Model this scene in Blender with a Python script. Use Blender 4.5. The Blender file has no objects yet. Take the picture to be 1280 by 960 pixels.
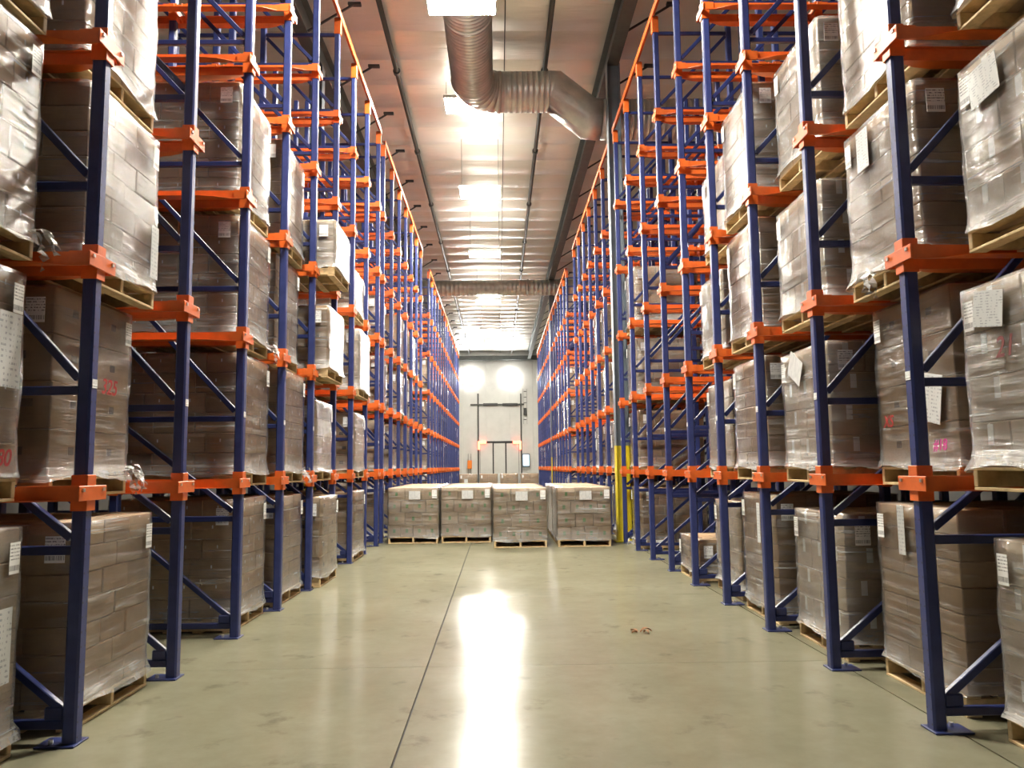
import bpy, math, random
from mathutils import Vector, Matrix
R = random.Random(7)
SC = bpy.context.scene
COL = SC.collection
PI = math.pi

# ------------------------------------------------------------------ camera
F, PITCH, ROLL, YAW, EYE = 987.8, .1038, .0112, .0182, 1.55
def ray(px, py):
    a, b = px - 640, py - 480
    u = a*math.cos(ROLL) - b*math.sin(ROLL); v = a*math.sin(ROLL) + b*math.cos(ROLL)
    x, yc = u/F, -v/F
    z = math.cos(PITCH) - yc*math.sin(PITCH); Y = math.sin(PITCH) + yc*math.cos(PITCH)
    return Vector((x*math.cos(YAW) + z*math.sin(YAW), -x*math.sin(YAW) + z*math.cos(YAW), Y))
def at(px, py, y):                       # the point of a pixel's ray on the plane at distance y
    d = ray(px, py); t = y/d.y
    return Vector((d.x*t, y, EYE + d.z*t))
cam = bpy.data.objects.new('camera', bpy.data.cameras.new('camera'))
COL.objects.link(cam)
cam.data.sensor_width = 36; cam.data.sensor_fit = 'HORIZONTAL'
cam.data.lens = F/1280*36; cam.data.clip_end = 200; cam.data.clip_start = .05
f0 = ray(640, 480); rx = (ray(641, 480) - f0).normalized(); up = (ray(640, 479) - f0).normalized()
fw = f0.normalized()
cam.matrix_world = Matrix(((rx.x, up.x, -fw.x, 0), (rx.y, up.y, -fw.y, 0), (rx.z, up.z, -fw.z, EYE), (0, 0, 0, 1)))
SC.camera = cam
# ------------------------------------------------------------------ world, exposure
w = bpy.data.worlds.new('world'); SC.world = w; w.use_nodes = True
w.node_tree.nodes['Background'].inputs[0].default_value = (.9, .92, 1, 1)
w.node_tree.nodes['Background'].inputs[1].default_value = .02
SC.view_settings.view_transform = 'Standard'; SC.view_settings.look = 'None'
SC.view_settings.gamma = 1; SC.view_settings.use_curve_mapping = False
SC.view_settings.exposure = 1.5
LAMP_E = 165.0
UPLIGHT_W = 22.0
WALL_LAMP_E = 60.0

# ------------------------------------------------------------------ materials
M = {}
def nt(name):
    m = bpy.data.materials.new(name); m.use_nodes = True; M[name] = m
    n = m.node_tree.nodes; l = m.node_tree.links
    return m, n, l, n['Principled BSDF']
def noise(n, l, scale, detail=4, vec=None, rough=.6):
    t = n.new('ShaderNodeTexNoise'); t.inputs['Scale'].default_value = scale
    t.inputs['Detail'].default_value = detail; t.inputs['Roughness'].default_value = rough
    if vec: l.new(vec, t.inputs['Vector'])
    return t
def coord(n, l, scale=(1, 1, 1), rot=(0, 0, 0), which='Object'):
    c = n.new('ShaderNodeTexCoord'); mp = n.new('ShaderNodeMapping')
    mp.inputs['Scale'].default_value = scale; mp.inputs['Rotation'].default_value = rot
    l.new(c.outputs[which], mp.inputs['Vector'])
    return mp.outputs['Vector']
def ramp(n, l, src, stops):
    r = n.new('ShaderNodeValToRGB'); l.new(src, r.inputs[0])
    e = r.color_ramp.elements
    while len(e) < len(stops): e.new(.5)
    for k, (p, c) in enumerate(stops):
        e[k].position = p; e[k].color = (c, c, c, 1) if not isinstance(c, tuple) else (*c, 1)
    return r.outputs[0]
def maprange(n, l, src, a, b, c, d):
    r = n.new('ShaderNodeMapRange'); l.new(src, r.inputs[0])
    for k, v in enumerate((a, b, c, d)): r.inputs[k+1].default_value = v
    return r.outputs[0]
def math_(n, l, op, a, b=None):
    m = n.new('ShaderNodeMath'); m.operation = op
    for k, v in enumerate((a, b)):
        if v is None: continue
        if isinstance(v, (int, float)): m.inputs[k].default_value = v
        else: l.new(v, m.inputs[k])
    return m.outputs[0]
def bump(n, l, b, h, strength, dist=.02):
    bp = n.new('ShaderNodeBump'); bp.inputs['Strength'].default_value = strength
    bp.inputs['Distance'].default_value = dist
    l.new(h, bp.inputs['Height']); l.new(bp.outputs[0], b.inputs['Normal'])
def plain(name, col, rough=.5, metal=0., var=.0, vscale=8, rvar=0, bstr=0, bscale=40):
    m, n, l, b = nt(name)
    b.inputs['Base Color'].default_value = (*col, 1); b.inputs['Roughness'].default_value = rough
    b.inputs['Metallic'].default_value = metal
    if var or rvar or bstr: v = coord(n, l)
    if var:
        t = noise(n, l, vscale, 5, v)
        lo = tuple(c*(1-var) for c in col); hi = tuple(min(1, c*(1+var)) for c in col)
        l.new(ramp(n, l, t.outputs[0], [(.3, lo), (.7, hi)]), b.inputs['Base Color'])
    if rvar:
        t = noise(n, l, vscale*.7, 4, v)
        l.new(maprange(n, l, t.outputs[0], .3, .7, rough-rvar, rough+rvar), b.inputs['Roughness'])
    if bstr:
        t = noise(n, l, bscale, 3, v); bump(n, l, b, t.outputs[0], bstr, .005)
    return m
def emit(name, col, e):
    m, n, l, b = nt(name)
    b.inputs['Base Color'].default_value = (0, 0, 0, 1); b.inputs['Specular IOR Level'].default_value = 0
    b.inputs['Emission Color'].default_value = (*col, 1); b.inputs['Emission Strength'].default_value = e
    return m

def make_materials():
    # polished concrete
    m, n, l, b = nt('concrete')
    v = coord(n, l, which='Object')
    geo = n.new('ShaderNodeNewGeometry')
    big = noise(n, l, .55, 6, geo.outputs['Position'], .62); fine = noise(n, l, 7, 6, geo.outputs['Position'], .7)
    mx = math_(n, l, 'ADD', math_(n, l, 'MULTIPLY', big.outputs[0], .65), math_(n, l, 'MULTIPLY', fine.outputs[0], .35))
    base = ramp(n, l, mx, [(.3, (.128, .121, .078)), (.5, (.170, .161, .108)), (.7, (.216, .205, .144))])
    spots = noise(n, l, 2.6, 5, geo.outputs['Position'], .6)
    hs = n.new('ShaderNodeHueSaturation'); l.new(base, hs.inputs['Color'])
    l.new(maprange(n, l, spots.outputs[0], .60, .74, 1., .6), hs.inputs['Value'])
    rn = noise(n, l, .8, 3, geo.outputs['Position'], .5)
    df = n.new('ShaderNodeBsdfDiffuse'); l.new(hs.outputs[0], df.inputs['Color'])
    gl = n.new('ShaderNodeBsdfGlossy'); l.new(maprange(n, l, rn.outputs[0], .3, .7, .13, .18), gl.inputs['Roughness'])
    fr = n.new('ShaderNodeFresnel'); fr.inputs[0].default_value = 1.47
    fac = math_(n, l, 'MULTIPLY', math_(n, l, 'MINIMUM', fr.outputs[0], .27), maprange(n, l, fine.outputs[0], .35, .65, .86, 1.))
    ms = n.new('ShaderNodeMixShader'); l.new(fac, ms.inputs[0]); l.new(df.outputs[0], ms.inputs[1]); l.new(gl.outputs[0], ms.inputs[2])
    l.new(ms.outputs[0], n['Material Output'].inputs['Surface'])
    plain('joint', (.03, .028, .024), .9)
    # foil faced roof insulation
    m, n, l, b = nt('foil')
    b.inputs['Base Color'].default_value = (.72, .70, .645, 1); b.inputs['Roughness'].default_value = .34
    b.inputs['Metallic'].default_value = .4
    geo = n.new('ShaderNodeNewGeometry'); mp = n.new('ShaderNodeMapping'); mp.inputs['Scale'].default_value = (.5, 5, 1)
    l.new(geo.outputs['Position'], mp.inputs['Vector'])
    t = noise(n, l, 1.6, 5, mp.outputs[0], .6); bump(n, l, b, t.outputs[0], .5, .05)
    plain('girder_grey', (.085, .095, .09), .45, .2, .2, 4)
    plain('dark_steel', (.045, .045, .045), .5, .3)
    plain('pipe_grey', (.07, .07, .065), .45, .4)
    plain('column_blue', (.16, .19, .22), .4, .3, .15, 3)
    plain('yellow', (.62, .50, .02), .45, 0, .12, 5)
    # galvanised spiral duct
    m, n, l, b = nt('galvanised')
    b.inputs['Metallic'].default_value = .6; b.inputs['Roughness'].default_value = .38
    t = noise(n, l, 3.5, 4, coord(n, l)); l.new(ramp(n, l, t.outputs[0], [(.3, (.44, .45, .42)), (.7, (.60, .60, .56))]), b.inputs['Base Color'])
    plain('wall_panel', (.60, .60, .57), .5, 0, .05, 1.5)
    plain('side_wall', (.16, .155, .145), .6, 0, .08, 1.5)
    # rack blue with punched holes
    m, n, l, b = nt('rack_blue_post')
    c = n.new('ShaderNodeTexCoord'); s = n.new('ShaderNodeSeparateXYZ'); l.new(c.outputs['Object'], s.inputs[0])
    zz = math_(n, l, 'SUBTRACT', math_(n, l, 'FRACT', math_(n, l, 'MULTIPLY', s.outputs[2], 12.0)), .5)
    zz = math_(n, l, 'DIVIDE', zz, 12.0)
    yy = math_(n, l, 'SUBTRACT', math_(n, l, 'ABSOLUTE', s.outputs[1]), .022)
    d = math_(n, l, 'SQRT', math_(n, l, 'ADD', math_(n, l, 'MULTIPLY', zz, zz), math_(n, l, 'MULTIPLY', yy, yy)))
    hole = math_(n, l, 'LESS_THAN', d, .0058)
    t = noise(n, l, 9, 5, c.outputs['Object'])
    base = ramp(n, l, t.outputs[0], [(.3, (.018, .028, .115)), (.72, (.030, .043, .16))])
    mix = n.new('ShaderNodeMix'); mix.data_type = 'RGBA'
    l.new(hole, mix.inputs[0]); l.new(base, mix.inputs[6]); mix.inputs[7].default_value = (.002, .002, .006, 1)
    l.new(mix.outputs[2], b.inputs['Base Color']); b.inputs['Roughness'].default_value = .36
    plain('rack_blue', (.012, .020, .09), .38, 0, .2, 9)
    plain('rack_orange', (.62, .115, .014), .42, 0, .16, 7)
    plain('zinc', (.7, .7, .68), .3, .9)
    plain('wood', (.56, .41, .215), .75, 0, .28, 10, 0, .3, 60)
    # cardboard, each carton a little different
    def card(name, stops):
        m, n, l, b = nt(name)
        oi = n.new('ShaderNodeObjectInfo')
        base = ramp(n, l, oi.outputs['Random'], stops)
        t = noise(n, l, 6, 4, coord(n, l)); hs = n.new('ShaderNodeHueSaturation')
        l.new(base, hs.inputs['Color']); l.new(maprange(n, l, t.outputs[0], .3, .7, .84, 1.14), hs.inputs['Value'])
        l.new(hs.outputs[0], b.inputs['Base Color']); b.inputs['Roughness'].default_value = .8
    card('cardboard', [(0, (.31, .20, .105)), (.5, (.37, .245, .135)), (1, (.43, .295, .17))])
    card('cardboard_pale', [(0, (.38, .28, .18)), (.5, (.43, .325, .215)), (1, (.48, .37, .25))])
    plain('paper', (.82, .82, .80), .7)
    plain('print_green', (.10, .24, .07), .8)
    plain('print_dark', (.12, .085, .055), .85)
    plain('marker_red', (.34, .02, .015), .7)
    plain('marker_pink', (.50, .03, .20), .7)
    plain('marker_dark', (.16, .035, .03), .7)
    # printed shipping label: text lines above, bar code below
    m, n, l, b = nt('shipping_label')
    c = n.new('ShaderNodeTexCoord'); s = n.new('ShaderNodeSeparateXYZ'); l.new(c.outputs['Generated'], s.inputs[0])
    mp = n.new('ShaderNodeMapping'); mp.inputs['Scale'].default_value = (40, 40, 0); l.new(c.outputs['Generated'], mp.inputs[0])
    bars = noise(n, l, 1, 0, mp.outputs[0]); bar = math_(n, l, 'GREATER_THAN', bars.outputs[0], .5)
    inb = math_(n, l, 'MULTIPLY', math_(n, l, 'GREATER_THAN', s.outputs[2], .1), math_(n, l, 'LESS_THAN', s.outputs[2], .27))
    row = math_(n, l, 'FRACT', math_(n, l, 'MULTIPLY', s.outputs[2], 9.0))
    txr = math_(n, l, 'MULTIPLY', math_(n, l, 'LESS_THAN', row, .38), math_(n, l, 'GREATER_THAN', s.outputs[2], .38))
    mp2 = n.new('ShaderNodeMapping'); mp2.inputs['Scale'].default_value = (14, 14, 9); l.new(c.outputs['Generated'], mp2.inputs[0])
    tn = noise(n, l, 1, 1, mp2.outputs[0]); tx = math_(n, l, 'MULTIPLY', txr, math_(n, l, 'GREATER_THAN', tn.outputs[0], .5))
    ink = math_(n, l, 'ADD', math_(n, l, 'MULTIPLY', bar, inb), tx)
    mix = n.new('ShaderNodeMix'); mix.data_type = 'RGBA'; mix.clamp_factor = True
    l.new(ink, mix.inputs[0]); mix.inputs[6].default_value = (.84, .84, .82, 1); mix.inputs[7].default_value = (.12, .12, .13, 1)
    l.new(mix.outputs[2], b.inputs['Base Color']); b.inputs['Roughness'].default_value = .5
    m, n, l, b = nt('document')
    c = n.new('ShaderNodeTexCoord'); s = n.new('ShaderNodeSeparateXYZ'); l.new(c.outputs['Generated'], s.inputs[0])
    row = math_(n, l, 'LESS_THAN', math_(n, l, 'FRACT', math_(n, l, 'MULTIPLY', s.outputs[2], 13.0)), .4)
    mp = n.new('ShaderNodeMapping'); mp.inputs['Scale'].default_value = (9, 9, 5); l.new(c.outputs['Generated'], mp.inputs[0])
    tn = noise(n, l, 1, 2, mp.outputs[0]); tx = math_(n, l, 'MULTIPLY', row, math_(n, l, 'GREATER_THAN', tn.outputs[0], .54))
    mix = n.new('ShaderNodeMix'); mix.data_type = 'RGBA'
    l.new(tx, mix.inputs[0]); mix.inputs[6].default_value = (.58, .59, .58, 1); mix.inputs[7].default_value = (.33, .34, .36, 1)
    l.new(mix.outputs[2], b.inputs['Base Color']); b.inputs['Roughness'].default_value = .35
    # stretch film
    def film(name, lo, hi):
        m, n, l, b = nt(name)
        b.inputs['Base Color'].default_value = (.72, .72, .70, 1); b.inputs['Roughness'].default_value = .2
        b.inputs['Specular IOR Level'].default_value = 1.
        oi = n.new('ShaderNodeObjectInfo'); c = n.new('ShaderNodeTexCoord')
        va = n.new('ShaderNodeVectorMath'); va.operation = 'ADD'
        sc = n.new('ShaderNodeVectorMath'); sc.operation = 'SCALE'; sc.inputs[0].default_value = (7, 11, 17)
        l.new(oi.outputs['Random'], sc.inputs['Scale']); l.new(c.outputs['Object'], va.inputs[0]); l.new(sc.outputs[0], va.inputs[1])
        mp = n.new('ShaderNodeMapping'); mp.inputs['Scale'].default_value = (1.1, 1.1, 13); mp.inputs['Rotation'].default_value = (.16, .12, 0)
        l.new(va.outputs[0], mp.inputs[0])
        st = noise(n, l, 1.5, 5, mp.outputs[0], .62); cl = noise(n, l, 3.2, 4, va.outputs[0], .6)
        streak = ramp(n, l, st.outputs[0], [(.47, 0.), (.62, .35), (.74, 1.)])
        mpf = n.new('ShaderNodeMapping'); mpf.inputs['Scale'].default_value = (.5, .5, 34); mpf.inputs['Rotation'].default_value = (-.10, .07, 0)
        l.new(va.outputs[0], mpf.inputs[0]); fs = noise(n, l, 1.2, 3, mpf.outputs[0], .55)
        streak = math_(n, l, 'MAXIMUM', streak, ramp(n, l, fs.outputs[0], [(.60, 0.), (.70, .9)]))
        haze = maprange(n, l, cl.outputs[0], .35, .7, .35, 1.)
        amt = maprange(n, l, math_(n, l, 'MULTIPLY', streak, haze), 0, 1., lo, hi)
        sz = n.new('ShaderNodeSeparateXYZ'); l.new(c.outputs['Object'], sz.inputs[0])     # several wraps overlap near the pallet
        amt = math_(n, l, 'ADD', amt, math_(n, l, 'MULTIPLY', maprange(n, l, sz.outputs[2], .13, .34, .42, 0.), haze))
        h = math_(n, l, 'ADD', st.outputs[0], math_(n, l, 'MULTIPLY', cl.outputs[0], .9))
        bump(n, l, b, h, .6, .05)
        gl = n.new('ShaderNodeBsdfGlossy'); gl.inputs['Roughness'].default_value = .16; gl.inputs['Color'].default_value = (.95, .95, .95, 1)
        l.new(b.inputs['Normal'].links[0].from_socket, gl.inputs['Normal'])
        lw = n.new('ShaderNodeFresnel'); lw.inputs[0].default_value = 1.5
        tr = n.new('ShaderNodeBsdfTransparent'); tr.inputs[0].default_value = (.96, .96, .95, 1)
        m1 = n.new('ShaderNodeMixShader'); l.new(math_(n, l, 'MINIMUM', math_(n, l, 'MULTIPLY', lw.outputs[0], 1.3), .8), m1.inputs[0]); l.new(tr.outputs[0], m1.inputs[1]); l.new(gl.outputs[0], m1.inputs[2])
        ms = n.new('ShaderNodeMixShader'); l.new(amt, ms.inputs[0]); l.new(m1.outputs[0], ms.inputs[1]); l.new(b.outputs[0], ms.inputs[2])
        l.new(ms.outputs[0], n['Material Output'].inputs['Surface'])
    film('film', .03, .66); film('film_thick', .10, .78)
    emit('lamp_glow', (1, .94, .82), LAMP_E); emit('wall_lamp_glow', (1, .98, .95), WALL_LAMP_E)
    emit('red_glow', (1, .10, .05), 5.); emit('screen_glow', (.55, .85, 1.), 1.2)
    plain('leaf_brown', (.22, .10, .04), .8); plain('safety_orange', (.8, .22, .02), .5)
    plain('film_clear_white', (.75, .75, .73), .3)
make_materials()

# ------------------------------------------------------------------ mesh helpers
class MB:
    def __init__(s): s.v = []; s.f = []; s.mi = []
    def add(s, v, f, mi=0):
        o = len(s.v); s.v += [tuple(p) for p in v]; s.f += [tuple(i+o for i in q) for q in f]; s.mi += [mi]*len(f); return s
    def box(s, x0, x1, y0, y1, z0, z1, mi=0):
        return s.add([(x0,y0,z0),(x1,y0,z0),(x1,y1,z0),(x0,y1,z0),(x0,y0,z1),(x1,y0,z1),(x1,y1,z1),(x0,y1,z1)],
                     [(0,3,2,1),(4,5,6,7),(0,1,5,4),(1,2,6,5),(2,3,7,6),(3,0,4,7)], mi)
    def cbox(s, x0, x1, y0, y1, z0, z1, b=.006, mi=0):       # chamfered box, 44 triangles
        X = (x0, x1); Y = (y0, y1); Z = (z0, z1); V = []; idx = {}
        for i in (0, 1):
            for j in (0, 1):
                for k in (0, 1):
                    sx, sy, sz = (1-2*i)*b, (1-2*j)*b, (1-2*k)*b
                    for a, p in enumerate(((X[i], Y[j]+sy, Z[k]+sz), (X[i]+sx, Y[j], Z[k]+sz), (X[i]+sx, Y[j]+sy, Z[k]))):
                        idx[i, j, k, a] = len(V); V.append(p)
        g = lambda i, j, k, a: idx[i, j, k, a]
        Q = []
        for i in (0, 1):
            q = [g(i,0,0,0), g(i,1,0,0), g(i,1,1,0), g(i,0,1,0)]; Q.append(q if i else q[::-1])
            q = [g(0,i,0,1), g(0,i,1,1), g(1,i,1,1), g(1,i,0,1)]; Q.append(q if i else q[::-1])
            q = [g(0,0,i,2), g(1,0,i,2), g(1,1,i,2), g(0,1,i,2)]; Q.append(q if i else q[::-1])
        for p in (0, 1):
            for q_ in (0, 1):
                fl = (p == q_)
                q = [g(p,q_,0,0), g(p,q_,0,1), g(p,q_,1,1), g(p,q_,1,0)]; Q.append(q if fl else q[::-1])
                q = [g(p,0,q_,2), g(p,0,q_,0), g(p,1,q_,0), g(p,1,q_,2)]; Q.append(q if fl else q[::-1])
                q = [g(0,p,q_,1), g(0,p,q_,2), g(1,p,q_,2), g(1,p,q_,1)]; Q.append(q if fl else q[::-1])
        for i in (0, 1):
            for j in (0, 1):
                for k in (0, 1):
                    t = [g(i,j,k,0), g(i,j,k,1), g(i,j,k,2)]; Q.append(t if (i+j+k) % 2 else t[::-1])
        return s.add(V, Q, mi)
    def cyl(s, p0, p1, r, seg=10, mi=0, caps=True):
        p0 = Vector(p0); p1 = Vector(p1); d = (p1-p0).normalized()
        a = d.orthogonal().normalized(); b = d.cross(a)
        V = []
        for p in (p0, p1):
            for k in range(seg):
                t = 2*PI*k/seg; V.append(p + a*math.cos(t)*r + b*math.sin(t)*r)
        Q = [(k, (k+1) % seg, seg+(k+1) % seg, seg+k) for k in range(seg)]
        if caps: Q += [tuple(range(seg))[::-1], tuple(range(seg, 2*seg))]
        return s.add(V, Q, mi)
    def bar(s, p0, p1, wy, t, b=.004, mi=0):                 # chamfered bar between two points in the xz plane
        p0 = Vector(p0); p1 = Vector(p1); L = (p1-p0).length
        o = len(s.v); s.cbox(0, L, -wy/2, wy/2, -t/2, t/2, b, mi)
        q = (p1-p0).to_track_quat('X', 'Z')
        for i in range(o, len(s.v)): s.v[i] = tuple(q @ Vector(s.v[i]) + p0)
        return s
    def sweep(s, pts, rad, seg=28, mi=0):                    # mitred tube
        pts = [Vector(p) for p in pts]; n = len(pts); base = len(s.v); ref = None
        for i, p in enumerate(pts):
            t0 = (pts[i]-pts[i-1]).normalized() if i else (pts[1]-pts[0]).normalized()
            t1 = (pts[i+1]-pts[i]).normalized() if i < n-1 else t0
            t = (t0+t1).normalized()
            if ref is None: ref = t0.orthogonal().normalized()
            a = (ref - t0*ref.dot(t0)).normalized(); b_ = t0.cross(a); ref = a
            r = rad[i] if isinstance(rad, list) else rad
            for k in range(seg):
                an = 2*PI*k/seg; q = a*math.cos(an)*r + b_*math.sin(an)*r
                q = q - t0*(q.dot(t)/max(.2, t0.dot(t)))
                s.v.append(tuple(p+q))
        for i in range(n-1):
            for k in range(seg):
                k2 = (k+1) % seg
                s.f.append((base+i*seg+k, base+i*seg+k2, base+(i+1)*seg+k2, base+(i+1)*seg+k)); s.mi.append(mi)
        s.f.append(tuple(base+k for k in range(seg))[::-1]); s.f.append(tuple(base+(n-1)*seg+k for k in range(seg))); s.mi += [mi, mi]
        return s
    def mesh(s, name, mats, smooth=False):
        me = bpy.data.meshes.new(name); me.from_pydata(s.v, [], s.f)
        for m in (mats if isinstance(mats, (list, tuple)) else [mats]): me.materials.append(M[m])
        if any(s.mi): me.polygons.foreach_set('material_index', s.mi)
        if smooth: me.polygons.foreach_set('use_smooth', [True]*len(me.polygons))
        me.update(); return me
def link(name, me, parent=None, loc=(0, 0, 0), rz=0.):
    o = bpy.data.objects.new(name, me); COL.objects.link(o)
    o.location = loc
    if rz: o.rotation_euler = (0, 0, rz)
    if parent: o.parent = parent
    return o
def tag(o, label, cat, group=None):
    o['label'] = label; o['category'] = cat
    if group: o['group'] = group
    return o
def struct(o, label=None, cat=None):
    o['kind'] = 'structure'
    if label: o['label'] = label
    if cat: o['category'] = cat
    return o
CACHE = {}
def cached(key, fn):
    if key not in CACHE: CACHE[key] = fn()
    return CACHE[key]
ORD = ['first','second','third','fourth','fifth','sixth','seventh','eighth','ninth','tenth','eleventh','twelfth','thirteenth',
       'fourteenth','fifteenth','sixteenth','seventeenth','eighteenth','nineteenth','twentieth']

# ------------------------------------------------------------------ room shell
XW, Y0, Y1, H = 9.0, -8.0, 64.0, 11.0
fl = struct(link('floor', MB().box(-XW, XW, Y0, Y1, -.2, -.012).mesh('floor', 'joint')), 'polished grey beige concrete floor with dark control joints', 'floor')
xs = [-XW, -6.97, -3.77, -.57, 2.635, 5.835, XW]
ys = [Y0] + [-3.5 + 3.293*k for k in range(21)] + [Y1]
for i in range(len(xs)-1):
    for j in range(len(ys)-1):
        gx, gy = .0065, .0022
        link('slab', MB().box(xs[i]+gx, xs[i+1]-gx, ys[j]+gy, ys[j+1]-gy, -.011, 0).mesh('slab', 'concrete'), fl)
struct(link('wall_back', MB().box(-XW, XW, Y1, Y1+.2, 0, H).mesh('wall_back', 'wall_panel')), 'far white insulated end wall', 'wall')
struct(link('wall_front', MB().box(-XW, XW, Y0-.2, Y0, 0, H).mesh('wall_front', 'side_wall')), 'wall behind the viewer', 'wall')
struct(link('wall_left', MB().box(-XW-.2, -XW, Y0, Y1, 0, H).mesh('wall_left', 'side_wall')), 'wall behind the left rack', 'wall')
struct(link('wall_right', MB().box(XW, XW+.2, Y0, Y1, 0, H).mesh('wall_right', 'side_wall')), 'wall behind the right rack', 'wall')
wb = bpy.data.objects['wall_back']
for k in range(9):                                                   # wall panels with raised joints
    link('panel', cached('wpanel', lambda: MB().cbox(-.94, .94, -.03, 0, 0, H-.62, .012).mesh('panel', 'wall_panel')), wb, (-7.6+1.9*k, Y1, 0))
ce = struct(link('ceiling', MB().box(-XW, XW, Y0, Y1, H+.12, H+.3).mesh('ceiling', 'dark_steel')), 'silver foil faced insulated roof with sagging sheets', 'ceiling')
PUR = 1.225
def foil_strip(seed):
    r = random.Random(seed); nx, ny = 36, 12; v = []; ph = [r.uniform(0, 6) for _ in range(6)]
    for j in range(ny+1):
        t = j/ny
        for i in range(nx+1):
            x = -XW + 2*XW*i/nx
            sag = -.085*math.sin(PI*t)*(1+.25*math.sin(x*1.1+ph[0])) - .012*math.sin(x*2.7+ph[1]+t*3)*math.sin(PI*t) + r.uniform(-.008, .008)*(0 < j < ny)
            v.append((x, (t-.5)*PUR, sag))
    q = [(j*(nx+1)+i, (j+1)*(nx+1)+i, (j+1)*(nx+1)+i+1, j*(nx+1)+i+1) for j in range(ny) for i in range(nx)]
    return MB().add(v, q).mesh('insulation_sheet', 'foil', True)
strips = [foil_strip(k) for k in range(4)]
NST = int((Y1-Y0)/PUR)+1
for k in range(NST):
    link('insulation_sheet', strips[R.randrange(4)], ce, (0, Y0+PUR*(k+.5)-.15, H))
# eave beam on the end wall
struct(link('trim_1', MB().cbox(-XW, XW, Y1-.4, Y1-.06, 10.15, 10.5, .02).mesh('trim', 'girder_grey')), 'dark steel eave beam across the end wall', 'beam')

# ------------------------------------------------------------------ girders, columns, flange braces, pipes
GX = {'left': -3.85, 'right': 2.56}
GB = 10.2
for side, gx in GX.items():
    b = MB()
    b.cbox(-.13, .13, Y0, Y1-.5, 0, .016, .003); b.cbox(-.13, .13, Y0, Y1-.5, .62, .636, .003); b.box(-.006, .006, Y0, Y1-.5, .016, .62)
    g = link('roof_girder', b.mesh('roof_girder', 'girder_grey'), None, (gx, 0, GB))
    tag(g, 'long dark grey steel roof girder running over the %s rack' % side, 'girder', 'roof girders')
    bm_ = cached('fbr', lambda: MB().bar((.1, 0, .03), (1.02, 0, .60), .04, .04).mesh('flange_brace', 'dark_steel'))
    cm_ = cached('fbk', lambda: MB().cbox(.92, 1.18, -.05, .05, .58, .64, .006).mesh('brace_cleat', 'dark_steel'))
    for k in range(22):
        y = 10.1 + 2.47*k
        if y > 61: break
        for rz in (0,):
            fb = link('flange_brace', bm_, g, (0, y, 0), rz); link('brace_cleat', cm_, fb)
def ibeam(h, zy):
    b = MB()
    for z0, z1, mi in ((0, zy, 1), (zy, h, 0)):
        b.box(-.14, -.125, -.13, .13, z0, z1, mi); b.box(.125, .14, -.13, .13, z0, z1, mi); b.box(-.125, .125, -.006, .006, z0, z1, mi)
    b.cbox(-.2, .2, -.18, .18, 0, .025, .005, 1)
    return b
for x, y, lab in ((2.56, 16.36, 'grey blue steel column with yellow painted foot in front of right rack'),
                  (2.62, 37.1, 'distant grey steel column with yellow foot within the far right rack'),
                  (-3.85, 16.42, 'grey steel column standing behind the left rack front frames')):
    o = link('steel_column', ibeam(GB, 1.95).mesh('steel_column', ['column_blue', 'yellow']), None, (x, y, 0)); tag(o, lab, 'column', 'building columns')
for x, r, lab in ((-2.28, .055, 'dark sprinkler pipe under the roof on the left of the lamps'), (1.16, .055, 'dark sprinkler pipe under the roof on the right of the lamps'),
                  (.22, .012, 'thin conduit running along the middle of the roof')):
    z = 10.72
    e = bpy.data.objects.new('sprinkler_pipe' if r > .02 else 'conduit', None); COL.objects.link(e); e.location = (x, 0, z)
    link('pipe', MB().cyl((0, Y0+.1, 0), (0, Y1-.45, 0), r, 12).mesh('pipe', 'pipe_grey', True), e)
    if r > .02:
        for k in range(12):
            cp = link('coupling', cached('cpl', lambda: MB().cyl((0, -.06, 0), (0, .06, 0), .085, 12).mesh('coupling', 'pipe_grey')), e, (0, 8.2+4.7*k, 0))
        hg = cached('hgr', lambda: MB().cyl((0, 0, .04), (0, 0, .2), .008, 6).mesh('hanger', 'pipe_grey'))
        for k in range(20): link('hanger', hg, e, (0, 6+3*k, 0))
    tag(e, lab, 'pipe')

# ------------------------------------------------------------------ ducts
def ribbed(p0, p1, r, step=.115):
    p0 = Vector(p0); p1 = Vector(p1); n = max(2, int((p1-p0).length/step)); P = []; rr = []
    for k in range(n):
        for t, q in ((k/n, r), ((k+.8)/n, r), ((k+.9)/n, r+.012)):
            P.append(p0.lerp(p1, t)); rr.append(q)
    P.append(p1); rr.append(r); return P, rr
dk = bpy.data.objects.new('air_duct', None); COL.objects.link(dk); dk.location = (-.5, 17.2, 10.02)
tag(dk, 'large galvanised spiral air duct with elbow and downward bend under roof', 'duct')
r = .45
def seg(name, pts, rad): link(name, MB().sweep(pts, rad).mesh(name, 'galvanised', True), dk)
P_, q_ = ribbed((0, -7.6, 0), (0, -.62, 0), r); seg('straight_duct', P_, q_)
for a in range(5):
    t0, t1 = a/5*PI/2, (a+1)/5*PI/2
    f = lambda t: (.62-.62*math.cos(t), -.62+.62*math.sin(t), 0)
    seg('elbow_gore', [f(t0), f((t0+t1)/2), f(t1)], [r, r+.004, r+.012])
P_, q_ = ribbed((.62, 0, 0), (1.72, 0, 0), r); seg('straight_duct', P_, q_)
seg('bend_duct', [(1.72, 0, 0), (1.85, 0, 0), (2.62, 0, -.64), (2.9, 0, -.66)], [r+.012, r, r, r+.012])
P_, q_ = ribbed((2.9, 0, -.66), (XW+.45, 0, -.66), r); seg('straight_duct', P_, q_)
for y_ in (-6.5, -3.2, -.62): link('duct_collar', MB().sweep([(0, y_-.03, 0), (0, y_+.03, 0)], r+.022).mesh('duct_collar', 'galvanised', True), dk)
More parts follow.
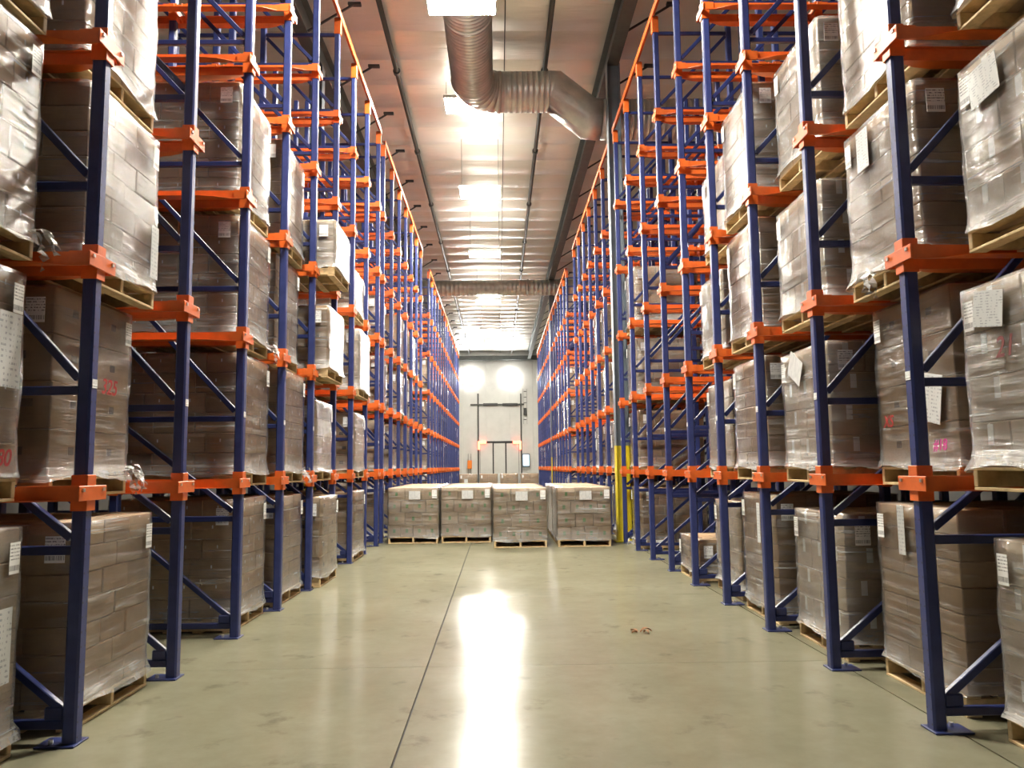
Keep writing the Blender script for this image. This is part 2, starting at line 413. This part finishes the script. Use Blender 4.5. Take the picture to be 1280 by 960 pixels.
for y_ in (-6, -2): link('hanger', MB().cyl((0, y_, .42), (0, y_, .98), .01, 6).mesh('hanger', 'zinc'), dk)
d2 = bpy.data.objects.new('air_duct', None); COL.objects.link(d2); d2.location = (0, 36.5, 9.9)
tag(d2, 'straight galvanised air duct crossing high above the far aisle', 'duct')
P_, q_ = ribbed((-XW+.03, 0, 0), (XW-.03, 0, 0), .37, .2); link('straight_duct', MB().sweep(P_, q_, 24).mesh('straight_duct', 'galvanised', True), d2)
for x in (-5, 1.45, 5): link('duct_collar', MB().sweep([(x-.04, 0, 0), (x+.04, 0, 0)], .40, 24).mesh('duct_collar', 'galvanised', True), d2)

# ------------------------------------------------------------------ lamps
def lamp(x, y, z, lab, wx=1.12, wy=.8, up=1.):
    e = bpy.data.objects.new('high_bay_lamp', None); COL.objects.link(e); e.location = (x, y, z)
    tag(e, lab, 'lamp', 'high bay lamps over the aisle')
    link('housing', MB().cbox(-wx/2-.03, wx/2+.03, -wy/2-.03, wy/2+.03, .012, .10, .01).mesh('housing', 'zinc'), e)
    link('diffuser', MB().box(-wx/2, wx/2, -wy/2, wy/2, 0, .011).mesh('diffuser', 'lamp_glow'), e)
    la = bpy.data.lights.new('uplight', 'AREA'); la.shape = 'RECTANGLE'; la.size = wx; la.size_y = wy
    la.energy = UPLIGHT_W*up; la.color = (1, .94, .82)           # light spilling out of the top of the fixture
    lo = link('uplight', la, e, (0, 0, .104)); lo.rotation_euler = (PI, 0, 0)
    for s in (-1, 1): link('suspension_cable', MB().cyl((s*wx*.47, 0, .1), (s*wx*.47, 0, H-z-.075), .006, 5).mesh('suspension_cable', 'dark_steel'), e)
lamp(-.52, 6.6, 9.3, 'glowing high bay lamp overhead, just above the frame')
lamp(-.55, 12.5, 9.3, 'nearest visible glowing lamp, hanging under the big duct')
lamp(-.86, 18.5, 10.3, 'glowing lamp half hidden behind the duct elbow', .7, .8, .25)
for k, y in enumerate((21.9, 28.4, 36.9, 45.0)):
    lamp(-.45+.02*k, y, 9.3, ['glowing rectangular lamp just beyond the duct elbow', 'glowing rectangular lamp between elbow and crossing duct',
         'glowing lamp right beside the crossing duct', 'farthest glowing ceiling lamp before the end wall'][k])
lamp(-.4, 56.5, 10.2, 'added glowing lamp close under the roof, brightening the end wall', up=.4)  # extra lamp, added only to brighten the end wall
for px, lab in ((588, 'left of the two bright floodlights on the end wall'), (638, 'right of the two bright floodlights on the end wall')):
    p = at(px, 473, Y1-.05)
    e = bpy.data.objects.new('floodlight', None); COL.objects.link(e); e.location = (p.x, Y1-.04, p.z); tag(e, lab, 'lamp', 'wall floodlights')
    link('housing', MB().cbox(-.56, .56, -.14, 0, -.56, .56, .05).mesh('housing', 'zinc'), e)
    link('lens', MB().cbox(-.52, .52, -.17, -.139, -.52, .52, .01).mesh('lens', 'wall_lamp_glow'), e)

# ------------------------------------------------------------------ racks
LV = [1.423 + 1.383*k for k in range(5)]
HZ = [.11, 1.09, 2.03, 3.29, 4.54, 5.80, 7.06, 8.30]
PX = [0, 1.15, 1.36, 2.51]
PH = 8.58
def rail_mesh(s):
    b = MB(); x0, x1 = -.03, 2.62
    y = lambda a: s*a
    def bx(X0, X1, ya, yb, z0, z1): b.box(X0, X1, min(y(ya), y(yb)), max(y(ya), y(yb)), z0, z1)
    bx(x0, x1, .124, .130, -.045, .040)
    bx(x0, x1, .105, .124, .034, .040)                       # small upper return lip
    # lower flange, narrowing to the bracket at the aisle end
    V = []
    for z in (-.045, -.039):
        V += [(x0, y(.130), z), (x0, y(.14), z), (.10, y(.15), z), (.24, y(.215), z), (.36, y(.235), z), (x1, y(.235), z), (x1, y(.130), z)]
    n = 7; Q = [tuple(range(n))[::-1], tuple(range(n, 2*n))] + [(i, (i+1) % n, n+(i+1) % n, n+i) for i in range(n)]
    if s < 0: Q = [q[::-1] for q in Q]
    b.add(V, Q)
    return b.mesh('load_rail', 'rack_orange')
def bracket_mesh():
    b = MB()
    b.cbox(-.052, -.043, -.050, .050, -.105, .105, .003)
    b.box(-.046, .043, -.050, -.0435, -.105, .105); b.box(-.046, .043, .0435, .050, -.105, .105)
    b.cbox(-.062, -.052, -.158, .158, -.045, .042, .003)
    for s in (-1, 1): b.box(-.052, .07, min(s*.134, s*.142), max(s*.134, s*.142), -.045, .042)
    return b.mesh('rail_bracket', 'rack_orange')
ME = dict(post=MB().cbox(-.041, .041, -.043, .043, 0, PH, .012).mesh('post', 'rack_blue_post'),
          plate=MB().cbox(-.055, .17, -.085, .085, 0, .012, .003).mesh('base_plate', 'rack_blue'),
          bolt=MB().cyl((.1, .035, .012), (.1, .035, .035), .014, 6).mesh('anchor_bolt', 'zinc'),
          horiz=MB().cbox(.041, PX[1]-.041, -.022, .022, -.026, .026, .006).mesh('horizontal_brace', 'rack_blue'),
          gusset=MB().cbox(.041, .15, -.03, .03, .026, .10, .008).mesh('gusset', 'rack_blue'),
          railp=rail_mesh(1), railn=rail_mesh(-1), bracket=bracket_mesh(),
          bbolt=MB().box(-.070, -.062, -.012, .012, -.010, .010).mesh('bolt', 'zinc'),
          code=MB().box(-.0445, -.0415, -.028, .028, -.026, .026).mesh('barcode_label', 'shipping_label'),
          tieb=MB().cbox(-.055, .045, -.052, .052, -.26, 0, .004).mesh('tie_bracket', 'rack_orange'))
diag = [MB().bar((.05, 0, HZ[i]+.07), (PX[1]-.05, 0, HZ[i+1]-.05), .04, .048, .005).mesh('diagonal_brace', 'rack_blue') for i in range(7)]
def frame(side, x, y, lab, near):
    e = bpy.data.objects.new('rack_frame', None); COL.objects.link(e); e.location = (x, y, 0)
    if side < 0: e.rotation_euler = (0, 0, PI)
    tag(e, lab, 'rack frame', 'blue and orange rack frames')
    for px in PX:
        link('post', ME['post'], e, (px, 0, .0)); pl = link('base_plate', ME['plate'], e, (px, 0, 0))
        if near: link('anchor_bolt', ME['bolt'], pl)
    for x0 in (PX[0], PX[2]):
        for i, z in enumerate(HZ):
            link('horizontal_brace', ME['horiz'], e, (x0, 0, z))
            if i < 7: link('diagonal_brace', diag[i], e, (x0, 0, 0))
        if near: link('gusset', ME['gusset'], e, (x0, 0, HZ[0]))
    for z in LV:
        link('load_rail', ME['railp'], e, (0, 0, z)); link('load_rail', ME['railn'], e, (0, 0, z))
        br = link('rail_bracket', ME['bracket'], e, (0, 0, z))
        if near:
            for yy in (-.115, .115): link('bolt', ME['bbolt'], br, (0, yy, .018))
        for px in PX[1:]: link('rail_bracket', ME['bracket'], e, (px, 0, z), PI if px == PX[3] or px == PX[1] else 0)
    link('tie_bracket', ME['tieb'], e, (0, 0, PH-.02))
    if near: link('barcode_label', ME['code'], e, (0, 0, 2.07))
SIDES = {-1: dict(x=-2.456, n='left', mods=[(4.75-1.408, 10), (16.70, 7), (27.95, 16)]),
         1: dict(x=2.53, n='right', mods=[(4.72-1.409, 10), (16.72, 7), (27.95, 16)])}
PITCHY = 1.4085
BLK = ['near', 'middle', 'far']
for s, d in SIDES.items():
    for mi, (y0, n) in enumerate(d['mods']):
        for k in range(n):
            frame(s, d['x'], y0+PITCHY*k, '%s blue and orange frame from the viewer in the %s block of the %s rack' % (ORD[k-(mi == 0)], BLK[mi], d['n']) if k or mi else
                  'nearest blue and orange frame of the %s rack, just outside the view' % d['n'], mi == 0)
        b = MB(); L = PITCHY*(n-1)
        b.box(-.005, .005, -.06, L+.06, -.05, .05); b.box(-.005, .07, -.06, L+.06, .05, .058)
        o = link('top_tie_beam', b.mesh('top_tie_beam', 'rack_orange'), None, (d['x']-s*.061, y0, PH+.002), 0)
        if s < 0: o.scale.x = -1
        tag(o, 'orange tie beam along the top of the %s block of the %s rack' % (BLK[mi], d['n']), 'beam', 'orange top tie beams')

# ------------------------------------------------------------------ pallet loads
def ph_parts():
    st = MB().cbox(0, 1.22, -.019, .019, .018, .112, .004).mesh('stringer', 'wood')
    bt = MB().cbox(-.046, .046, -.508, .508, 0, .018, .003).mesh('deck_board', 'wood')
    return st, bt
ST, BT = ph_parts()
TOPX = [.046, .237, .424, .61, .796, .983, 1.174]; BOTX = [.046, .33, .61, .89, 1.174]
def pallet(e, detail):
    if not detail:
        def mk():
            b = MB()
            for y in (-.489, 0, .489): b.box(0, 1.22, y-.019, y+.019, .018, .112)
            for x in TOPX: b.box(x-.046, x+.046, -.508, .508, .112, .13)
            for x in BOTX: b.box(x-.046, x+.046, -.508, .508, 0, .018)
            return b.mesh('pallet', 'wood')
        link('pallet', cached('farpallet', mk), e); return
    p = bpy.data.objects.new('pallet', None); COL.objects.link(p); p.parent = e
    for y in (-.489, 0, .489): link('stringer', ST, p, (0, y, 0))
    for x in TOPX: link('deck_board', BT, p, (x, 0, .112))
    for x in BOTX: link('deck_board', BT, p, (x, 0, 0))
def carton_mesh(dx, dy, dz, mark, pal):
    mats = ['cardboard_pale' if pal else 'cardboard', 'paper', 'print_green', 'print_dark']
    b = MB().cbox(-dx/2+.003, dx/2-.003, -dy/2+.003, dy/2-.003, .0015, dz-.0015, .006)
    e = .0012
    def fx(y, z, w, h, mi):
        for s in (-1, 1): b.box(min(s*(dx/2-.003), s*(dx/2-.003+e)), max(s*(dx/2-.003), s*(dx/2-.003+e)), y-w/2, y+w/2, z-h/2, z+h/2, mi)
    def fy(x, z, w, h, mi):
        for s in (-1, 1): b.box(x-w/2, x+w/2, min(s*(dy/2-.003), s*(dy/2-.003+e)), max(s*(dy/2-.003), s*(dy/2-.003+e)), z-h/2, z+h/2, mi)
    if mark == 'slot': fx(0, dz*.62, .012, .03, 1); fy(0, dz*.62, .012, .03, 1)
    elif mark == 'tape': fx(0, dz*.72, .05, dz*.45, 1); fy(0, dz*.72, .05, dz*.45, 1)
    elif mark == 'green': fx(0, dz*.5, .05, dz*.3, 2); fy(0, dz*.5, .05, dz*.3, 2)
    elif mark == 'print': fx(0, dz*.55, .07, .05, 3); fy(0, dz*.55, .07, .05, 3)
    return b.mesh('carton', mats)
def film_mesh(h, seed, flare, z0=.115):
    r = random.Random(seed); W, D, rad = .53, 1.225, .035; pts = []
    ns = 11
    def side(a, b):
        for k in range(ns): pts.append((a[0]+(b[0]-a[0])*k/ns, a[1]+(b[1]-a[1])*k/ns))
    c = [(-.008+rad, -W), (D-rad, -W), (D, -W+rad), (D, W-rad), (D-rad, W), (-.008+rad, W), (-.008, W-rad), (-.008, -W+rad)]
    for i in range(0, 8, 2): side(c[i], c[(i+1) % 8]); pts.append(c[(i+1) % 8])
    n = len(pts); nz = 17; V = []
    cx, cy = D/2, 0
    ph = [r.uniform(0, 6.3) for _ in range(5)]
    for j in range(nz+1):
        t = j/nz; z = z0 + (h-z0+.004)*t
        pull = -.004*math.sin(t*7+ph[0]) - .003*math.sin(t*19+ph[1])
        fl_ = flare*max(0, 1-t/.09)**1.5
        for i, (x, y) in enumerate(pts):
            k = pull*.6 + fl_ + r.uniform(-.003, .003) + .003*math.sin(i*.9+t*14+ph[2])
            dx, dy = x-cx, y-cy; L = math.hypot(dx, dy)
            zz = z + (.02*math.sin(i*.5+ph[3]) + r.uniform(-.01, .01))*(j == 0)
            V.append((x+dx/L*k, y+dy/L*k, zz))
    for x, y in pts:                                          # film folded over the top edge
        dx, dy = x-cx, y-cy; L = math.hypot(dx, dy); a = r.uniform(.07, .15)
        V.append((x-dx/L*a, y-dy/L*a, h+.010))
    Q = [(j*n+i, j*n+(i+1) % n, (j+1)*n+(i+1) % n, (j+1)*n+i) for j in range(nz+1) for i in range(n)]
    return V, Q
def sticker(w, h, axis, m='shipping_label'):
    def mk():
        if axis == 'x': return MB().box(-.0015, .0015, -w/2, w/2, -h/2, h/2).mesh('label', m)
        return MB().box(-w/2, w/2, -.0015, .0015, -h/2, h/2).mesh('label', m)
    return cached(('st', w, h, axis, m), mk)
STY = {'a': (4, 3, .19, 'slot', 0), 'b': (3, 3, .235, 'tape', 1), 'c': (3, 4, .165, None, 0), 'd': (2, 3, .27, 'print', 0), 'g': (4, 3, .24, 'green', 1), 'e': (3, 3, .2, None, 1)}
def layers(style, h):
    ny, nx, dz, mark, pal = STY[style]
    n = max(2, round((h-.13)/dz)); return ny, nx, (h-.13)/n, n, mark, pal
def load(x, y, z, side, style, h, lab, detail, seed, film='film', group='wrapped pallet loads', tilt=0, stickers=True, sheet=0):
    r = random.Random(seed)
    e = bpy.data.objects.new('pallet_load', None); COL.objects.link(e); e.location = (x, y, z)
    e.rotation_euler = (0, 0, (PI if side < 0 else 0)+tilt)
    tag(e, lab, 'pallet load', group)
    pallet(e, detail)
    ny, nx, dz, n, mark, pal = layers(style, h)
    W, D = 1.03, 1.2
    def cells(k):
        a, b = (ny, nx) if k % 2 == 0 else (max(2, ny-1), nx+1 if nx < 4 else 3)
        for i in range(b):
            for j in range(a):
                if 0 < i < b-1 and 0 < j < a-1 and k < n-1: continue
                if detail and i == b-1 and 0 < j < a-1 and k < n-1: continue
                yield i, j, D/b, W/a
    if detail:
        for k in range(n):
            for i, j, cx, cy in cells(k):
                me = cached(('ct', round(cx, 3), round(cy, 3), round(dz, 3), mark, pal), lambda: carton_mesh(cx, cy, dz, mark, pal))
                o = bpy.data.objects.new('carton', me); COL.objects.link(o); o.parent = e
                o.location = (.01+cx*(i+.5)+r.uniform(-.004, .005), -W/2+cy*(j+.5)+r.uniform(-.003, .003), .13+dz*k)
                o.rotation_euler = (0, 0, r.uniform(-.008, .008))
    else:
        def mk():
            b = MB(); rr = random.Random(5)
            for k in range(n):
                for i, j, cx, cy in cells(k):
                    ox, oy = .01+cx*(i+.5)+rr.uniform(-.004, .005), -W/2+cy*(j+.5)
                    b.box(ox-cx/2+.004, ox+cx/2-.004, oy-cy/2+.004, oy+cy/2-.004, .13+dz*k+.002, .13+dz*(k+1)-.002)
            return b.mesh('carton_stack', 'cardboard_pale' if pal else 'cardboard')
        cs = link('carton_stack', cached(('far', style, round(h, 2)), mk), e); cs['kind'] = 'stuff'
    sd = seed % 5
    def mkf():
        V, Q = film_mesh(h, sd, 0 if style == 'g' else .02+.012*(sd % 3)); return MB().add(V, Q).mesh('stretch_film', film, True)
    link('stretch_film', cached(('film', round(h, 2), sd, film, style == 'g'), mkf), e)
    if stickers:
        # shipping labels: aisle face, far top corner; and on the side turned to the viewer
        sx = -1 if side < 0 else 1                            # local y that points away from the viewer
        link('label', sticker(.09, .17, 'x', 'shipping_label'), e, (-.028, sx*.40, h-.16))
        if r.random() < .7: link('label', sticker(.12, .16, 'y', 'shipping_label'), e, (.10+r.uniform(0, .05), -sx*.56, h-.16))
        if sheet: link('paper_sheet', sticker(sheet[2], sheet[3], 'x', 'document'), e, (-.030, sx*sheet[0], sheet[1])).rotation_euler = (sheet[4], 0, 0)
        elif sheet == 0 and r.random() < .3: link('paper_sheet', sticker(.2, .28, 'x', 'document'), e, (-.028, sx*r.uniform(-.1, .3), h*.62))
    return e
def writing(e, txt, loc, size, mat, axis_rot):
    cu = bpy.data.curves.new('writing', 'FONT'); cu.body = txt; cu.size = size; cu.extrude = .0008; cu.align_x = 'CENTER'; cu.offset = .002
    cu.shear = .2
    t = bpy.data.objects.new('tmp', cu); COL.objects.link(t)
    me = bpy.data.meshes.new_from_object(t.evaluated_get(bpy.context.evaluated_depsgraph_get())); bpy.data.objects.remove(t)
    me.materials.clear(); me.materials.append(M[mat])
    o = link('marker_writing', me, e, loc); o.rotation_euler = axis_rot
    return o
LVN = ['on the floor', 'on the first rail level', 'on the second rail level', 'on the third rail level']
OFF = {(-1,-1): (.23,.28,.25,.24), (-1,0): (.11,.31,.16,.2), (-1,2): (.10,.09,.11,.13), (-1,3): (.05,.04,.14,.09), (-1,4): (-.11,-.02,-.17,-.25), (-1,6): (-.03,-.02,-.1,0),
       (1,-1): (.29,.2,.26,.3), (1,0): (.3,.35,.21,.22), (1,1): (.19,.14,.16,.21), (1,2): (.15,.11,.1,.09), (1,3): (.23,.19,.14,.23), (1,7): (.12,.11,.10,.10)}
HGT = {(-1,-1): (1.24,1.3,1.33,1.3), (-1,0): (1.24,1.33,1.31,1.3), (-1,2): (1.26,1.31,1.32,1.33), (-1,3): (1.23,1.32,1.32,1.33), (-1,4): (1.17,1.08,.98,.78), (-1,6): (1.16,1.1,1.15,.8),
       (1,-1): (1.11,1.15,1.10,1.1), (1,0): (1.25,1.3,1.28,1.28), (1,1): (1.14,1.15,1.13,1.18), (1,2): (1.24,1.23,1.26,1.3), (1,3): (1.11,1.15,1.08,1.12), (1,7): (1.13,1.18,1.17,1.18)}
STL = {(-1,-1): 'eaac', (-1,0): 'cdca', (-1,2): 'aaaa', (-1,3): 'caac', (-1,4): 'ddde', (-1,6): 'cded', (1,-1): 'bbbb', (1,0): 'cdcc', (1,1): 'bbbe', (1,2): 'ccca', (1,3): 'eebe', (1,7): 'ccec'}
DESC = {'a': 'wrapped brown slotted carton load', 'b': 'wrapped pale tape-marked carton load', 'c': 'wrapped flat brown carton load',
        'd': 'wrapped large brown carton load', 'e': 'wrapped plain pale carton load', 'g': 'wrapped green-printed carton load'}
SHEET = {(-1,-1,1): (.34, .84, .2, .42, 0), (-1,-1,0): (.30, .62, .2, .4, 0), (-1,0,2): (.42, .42, .12, .4, 0), (1,-1,1): (.22, 1.0, .26, .2, .15), (1,-1,2): (.22, .92, .26, .22, -.1),
         (1,0,1): (-.30, .58, .22, .32, .2), (1,1,1): (.1, 1.0, .3, .22, .5), (1,0,2): (.16, 1.08, .18, .3, 0), (1,0,0): (.10, 1.08, .09, .34, 0), (1,2,0): (-.1, .95, .09, .4, 0)}
seed = 11
NEAR = {}
for (s, b), offs in OFF.items():
    d = SIDES[s]
    for l in range(4):
        seed += 1
        y = d['mods'][0][0] + PITCHY*(b+1.5); st = STL[s, b][l]
        z = 0 if l == 0 else LV[l-1]-.0385
        lab = '%s %s, %s near bay of %s rack' % (DESC[st], LVN[l], ORD[b+1], d['n'])
        NEAR[s, b, l] = load(d['x']+s*offs[l], y+R.uniform(-.015, .015), z, s, st, HGT[s, b][l], lab, True, seed,
                             'film_thick' if st in 'be' or (l >= 2 and R.random() < .5) else 'film', tilt=R.uniform(-.006, .006), sheet=SHEET.get((s, b, l)))
seed += 1
load(2.53+.09, SIDES[1]['mods'][0][0]+PITCHY*5.5, 0, 1, 'c', .56, 'half-height film-wrapped carton load on the floor in the right rack', True, seed)
FILL = {(-1, 1): [1, 0, 1, 1, 1, 0], (1, 1): [1, 1, 1, 0, 0, 0],
        (-1, 2): [1, 1, 1, 0, 1, 1, 0, 1, 1, 1, 0, 1, 1, 1, 1], (1, 2): [1, 1, 0, 1, 1, 1, 0, 1, 1, 0, 1, 1, 1, 1, 1]}
for (s, mi), fl_ in FILL.items():
    d = SIDES[s]
    for k, on in enumerate(fl_):
        if not on: continue
        for l in range(4):
            if mi == 2 and l == 3 and R.random() < .3: continue
            seed += 1; st = R.choice('acdee'); h = R.choice((1.12, 1.18, 1.24, 1.30))
            load(d['x']+s*R.uniform(0, .15), d['mods'][mi][0]+PITCHY*(k+.5), 0 if l == 0 else LV[l-1]-.0385, s, st, h,
                 '%s %s, %s bay of %s %s block' % (DESC[st], LVN[l], ORD[k], BLK[mi], d['n']), False, seed, R.choice(('film', 'film_thick')))
# loads standing in the aisle
FR = [(-1.762, 16.46), (-.675, 16.50), (.41, 15.37), (1.645, 15.4)]
PN = ['leftmost', 'second from left', 'third from left', 'rightmost']
for c, (x, y) in enumerate(FR):
    for rw in range(3):
        seed += 1
        e = load(x, y+1.30*rw, 0, 1, 'g', 1.13, 'film-wrapped carton load with green prints, %s in the %s aisle row' % (PN[c], ('front', 'second', 'third')[rw]),
                 rw == 0, seed, 'film', 'loads standing in the aisle', stickers=False)
        e.rotation_euler = (0, 0, PI/2)                       # local x runs into the distance
        if rw == 0:
            link('label', sticker(.10, .17, 'x', 'shipping_label'), e, (-.03, -.44, 1.0))
            link('paper_sheet', sticker(.23, .17, 'x', 'document'), e, (-.03, -.03, .98))
for c in range(4):
    seed += 1
    e = load(-1.78+1.2*c, 46.5, 0, 1, 'd', 1.12, 'distant film-wrapped load across the end of the aisle, %s' % PN[c], False, seed, 'film', 'loads at the far end of the aisle')
    e.rotation_euler = (0, 0, PI/2)
# marker writing on near loads (faces turned to the aisle)
wl = lambda e, t, y, z, sz, m: writing(e, t, (-.032, y, z), sz, m, (PI/2, 0, -PI/2))
wl(NEAR[-1, 0, 1], '325', -.13, .70, .15, 'marker_red')
wl(NEAR[-1, -1, 1], '880', -.30, .20, .13, 'marker_red')
wl(NEAR[1, 0, 1], 'XS', .30, .42, .12, 'marker_red')
wl(NEAR[1, 0, 1], '#18', -.36, .24, .10, 'marker_pink')
wl(NEAR[1, -1, 1], '21', .1, .72, .16, 'marker_dark')

# loose ends of stretch film hanging off a few pallets
def ribbon(seed):
    r = random.Random(seed); b = MB()
    for k in range(4):
        p = Vector((0, 0, 0)); d = Vector((r.uniform(-1, -.2), r.uniform(-.6, .6), r.uniform(-.2, .6))).normalized(); V = []; n = 9; w_ = r.uniform(.025, .06)
        for i in range(n+1):
            q = d.cross(Vector((r.uniform(-.3, .3), r.uniform(-.3, .3), 1))).normalized()*w_*(.5+.5*math.sin(i*1.3+k))
            V += [p+q, p-q*.6]; p = p+d*.028
            d = (d+Vector((r.uniform(-.5, .5), r.uniform(-.6, .6), -.42+r.uniform(-.3, .3)))).normalized()
        b.add(V, [(2*i, 2*i+1, 2*i+3, 2*i+2) for i in range(n)])
    return b.mesh('loose_film', 'film_thick', True)
for key, y, z in (((-1, 0, 1), -.50, .20), ((-1, 0, 1), -.44, .16), ((-1, 2, 2), -.48, .15), ((-1, 3, 1), -.3, .14), ((1, 7, 0), .3, .14), ((1, 0, 2), .1, .13), ((-1, -1, 2), -.45, .16)):
    link('loose_film', ribbon(int(abs(y)*100)+key[1]), NEAR[key], (-.02, y, z))

# ------------------------------------------------------------------ end wall fittings
def wpt(px, py): p = at(px, py, Y1-.1); return p.x, p.z
def wbox(name, px0, py0, px1, py1, t, mat, parent=None, y=None, b=.01):
    x0, z1 = wpt(px0, py0); x1, z0 = wpt(px1, py1); y = Y1-.03 if y is None else y
    z0 = max(z0, 0)
    o = link(name, MB().cbox(x0, x1, y-t, y, z0, z1, min(b, t/3, (x1-x0)/3, (z1-z0)/3)).mesh(name, mat), parent)
    return o
dr = struct(bpy.data.objects.new('door_1', None), 'white sliding cold store door in the end wall', 'door'); COL.objects.link(dr)
wbox('door_seal', 599.7, 553.6, 649.8, 640, .02, 'dark_steel', dr)
for a, b_ in ((600.2, 616.3), (617.2, 632.2), (633.1, 649.3)): wbox('door_panel', a, 554, b_, 640, .06, 'wall_panel', dr, Y1-.051)
wbox('door_header', 608, 551.5, 642, 553.5, .12, 'dark_steel', dr)
for a, b_ in ((596.5, 599.5), (650, 653.5)): wbox('door_track', a, 492, b_, 640, .12, 'pipe_grey', dr)
wbox('track_beam', 588, 505, 655, 506.3, .1, 'pipe_grey', dr)
for a, b_ in ((604, 622), (628, 647)): wbox('spring', a, 504.2, b_, 507, .22, 'dark_steel', dr)
for nm, a, b_ in (('left', 597.5, 608), ('right', 641, 651.5)):
    e = bpy.data.objects.new('warning_light', None); COL.objects.link(e)
    tag(e, 'red glowing corner light at the %s top of the end door' % nm, 'light', 'red door lights')
    wbox('light_bar', a, 551.5, b_, 554.5, .1, 'red_glow', e, Y1-.15)
    wbox('light_bar', *( (597.5, 554.6, 600, 562) if nm == 'left' else (649, 554.6, 651.5, 562)), .1, 'red_glow', e, Y1-.15)
e = bpy.data.objects.new('control_screen', None); COL.objects.link(e); tag(e, 'pale blue lit control screen on wall right of the door', 'screen')
wbox('case', 652.8, 567, 662.2, 584, .12, 'column_blue', e, Y1-.13); wbox('screen', 653.8, 568.5, 661.2, 582, .03, 'screen_glow', e, Y1-.251); wbox('stand', 656.5, 584.2, 658.5, 640, .1, 'zinc', e, Y1-.14)
e = bpy.data.objects.new('wall_ladder', None); COL.objects.link(e); tag(e, 'dark narrow ladder rack on the wall right of the door', 'ladder')
for a in (653.6, 658.2): wbox('stile', a, 486, a+.8, 530, .06, 'dark_steel', e, Y1-.04)
for k in range(6): wbox('rung', 654.5, 489+7*k, 658.1, 489.7+7*k, .05, 'dark_steel', e, Y1-.04)
wbox('motor', 654.6, 511, 658.0, 519, .2, 'dark_steel', e, Y1-.10)
e = bpy.data.objects.new('control_box', None); COL.objects.link(e); tag(e, 'small orange box on twin posts left of the end door', 'box')
wbox('box', 584.5, 575.5, 590, 586, .25, 'safety_orange', e, Y1-.15)
for a in (585, 588.6): wbox('post', a, 567, a+.8, 640, .08, 'pipe_grey', e, Y1-.05)
# ------------------------------------------------------------------ floor litter
e = bpy.data.objects.new('dry_leaf', None); COL.objects.link(e); e.location = (1.30, 7.51, .0); tag(e, 'crumpled brown leaf scrap lying on the concrete floor', 'leaf')
def leaf(dx, dy, a, L, w_):
    V = []; n = 5
    for k in range(n+1):
        t = k/n; ww = w_*math.sin(PI*(.08+.9*t)); c = Vector((math.cos(a), math.sin(a))); q = Vector((-c.y, c.x)); zc = .004+.03*math.sin(PI*t)*(.6+.4*math.cos(a))
        for s_ in (-1, 0, 1):
            p = Vector((dx, dy)) + c*(t*L) + q*(s_*ww); V.append((p.x, p.y, zc+(.012 if s_ else 0)))
    Q = [(k*3+i, k*3+i+1, k*3+4+i, k*3+3+i) for k in range(n) for i in (0, 1)]
    link('leaf_blade', MB().add(V, Q).mesh('leaf_blade', 'leaf_brown'), e)
for a in ((0, 0, .3, .12, .025), (-.02, .02, 2.2, .09, .02), (.03, -.02, -1., .07, .02), (-.03, 0, 3.6, .06, .018)): leaf(*a)
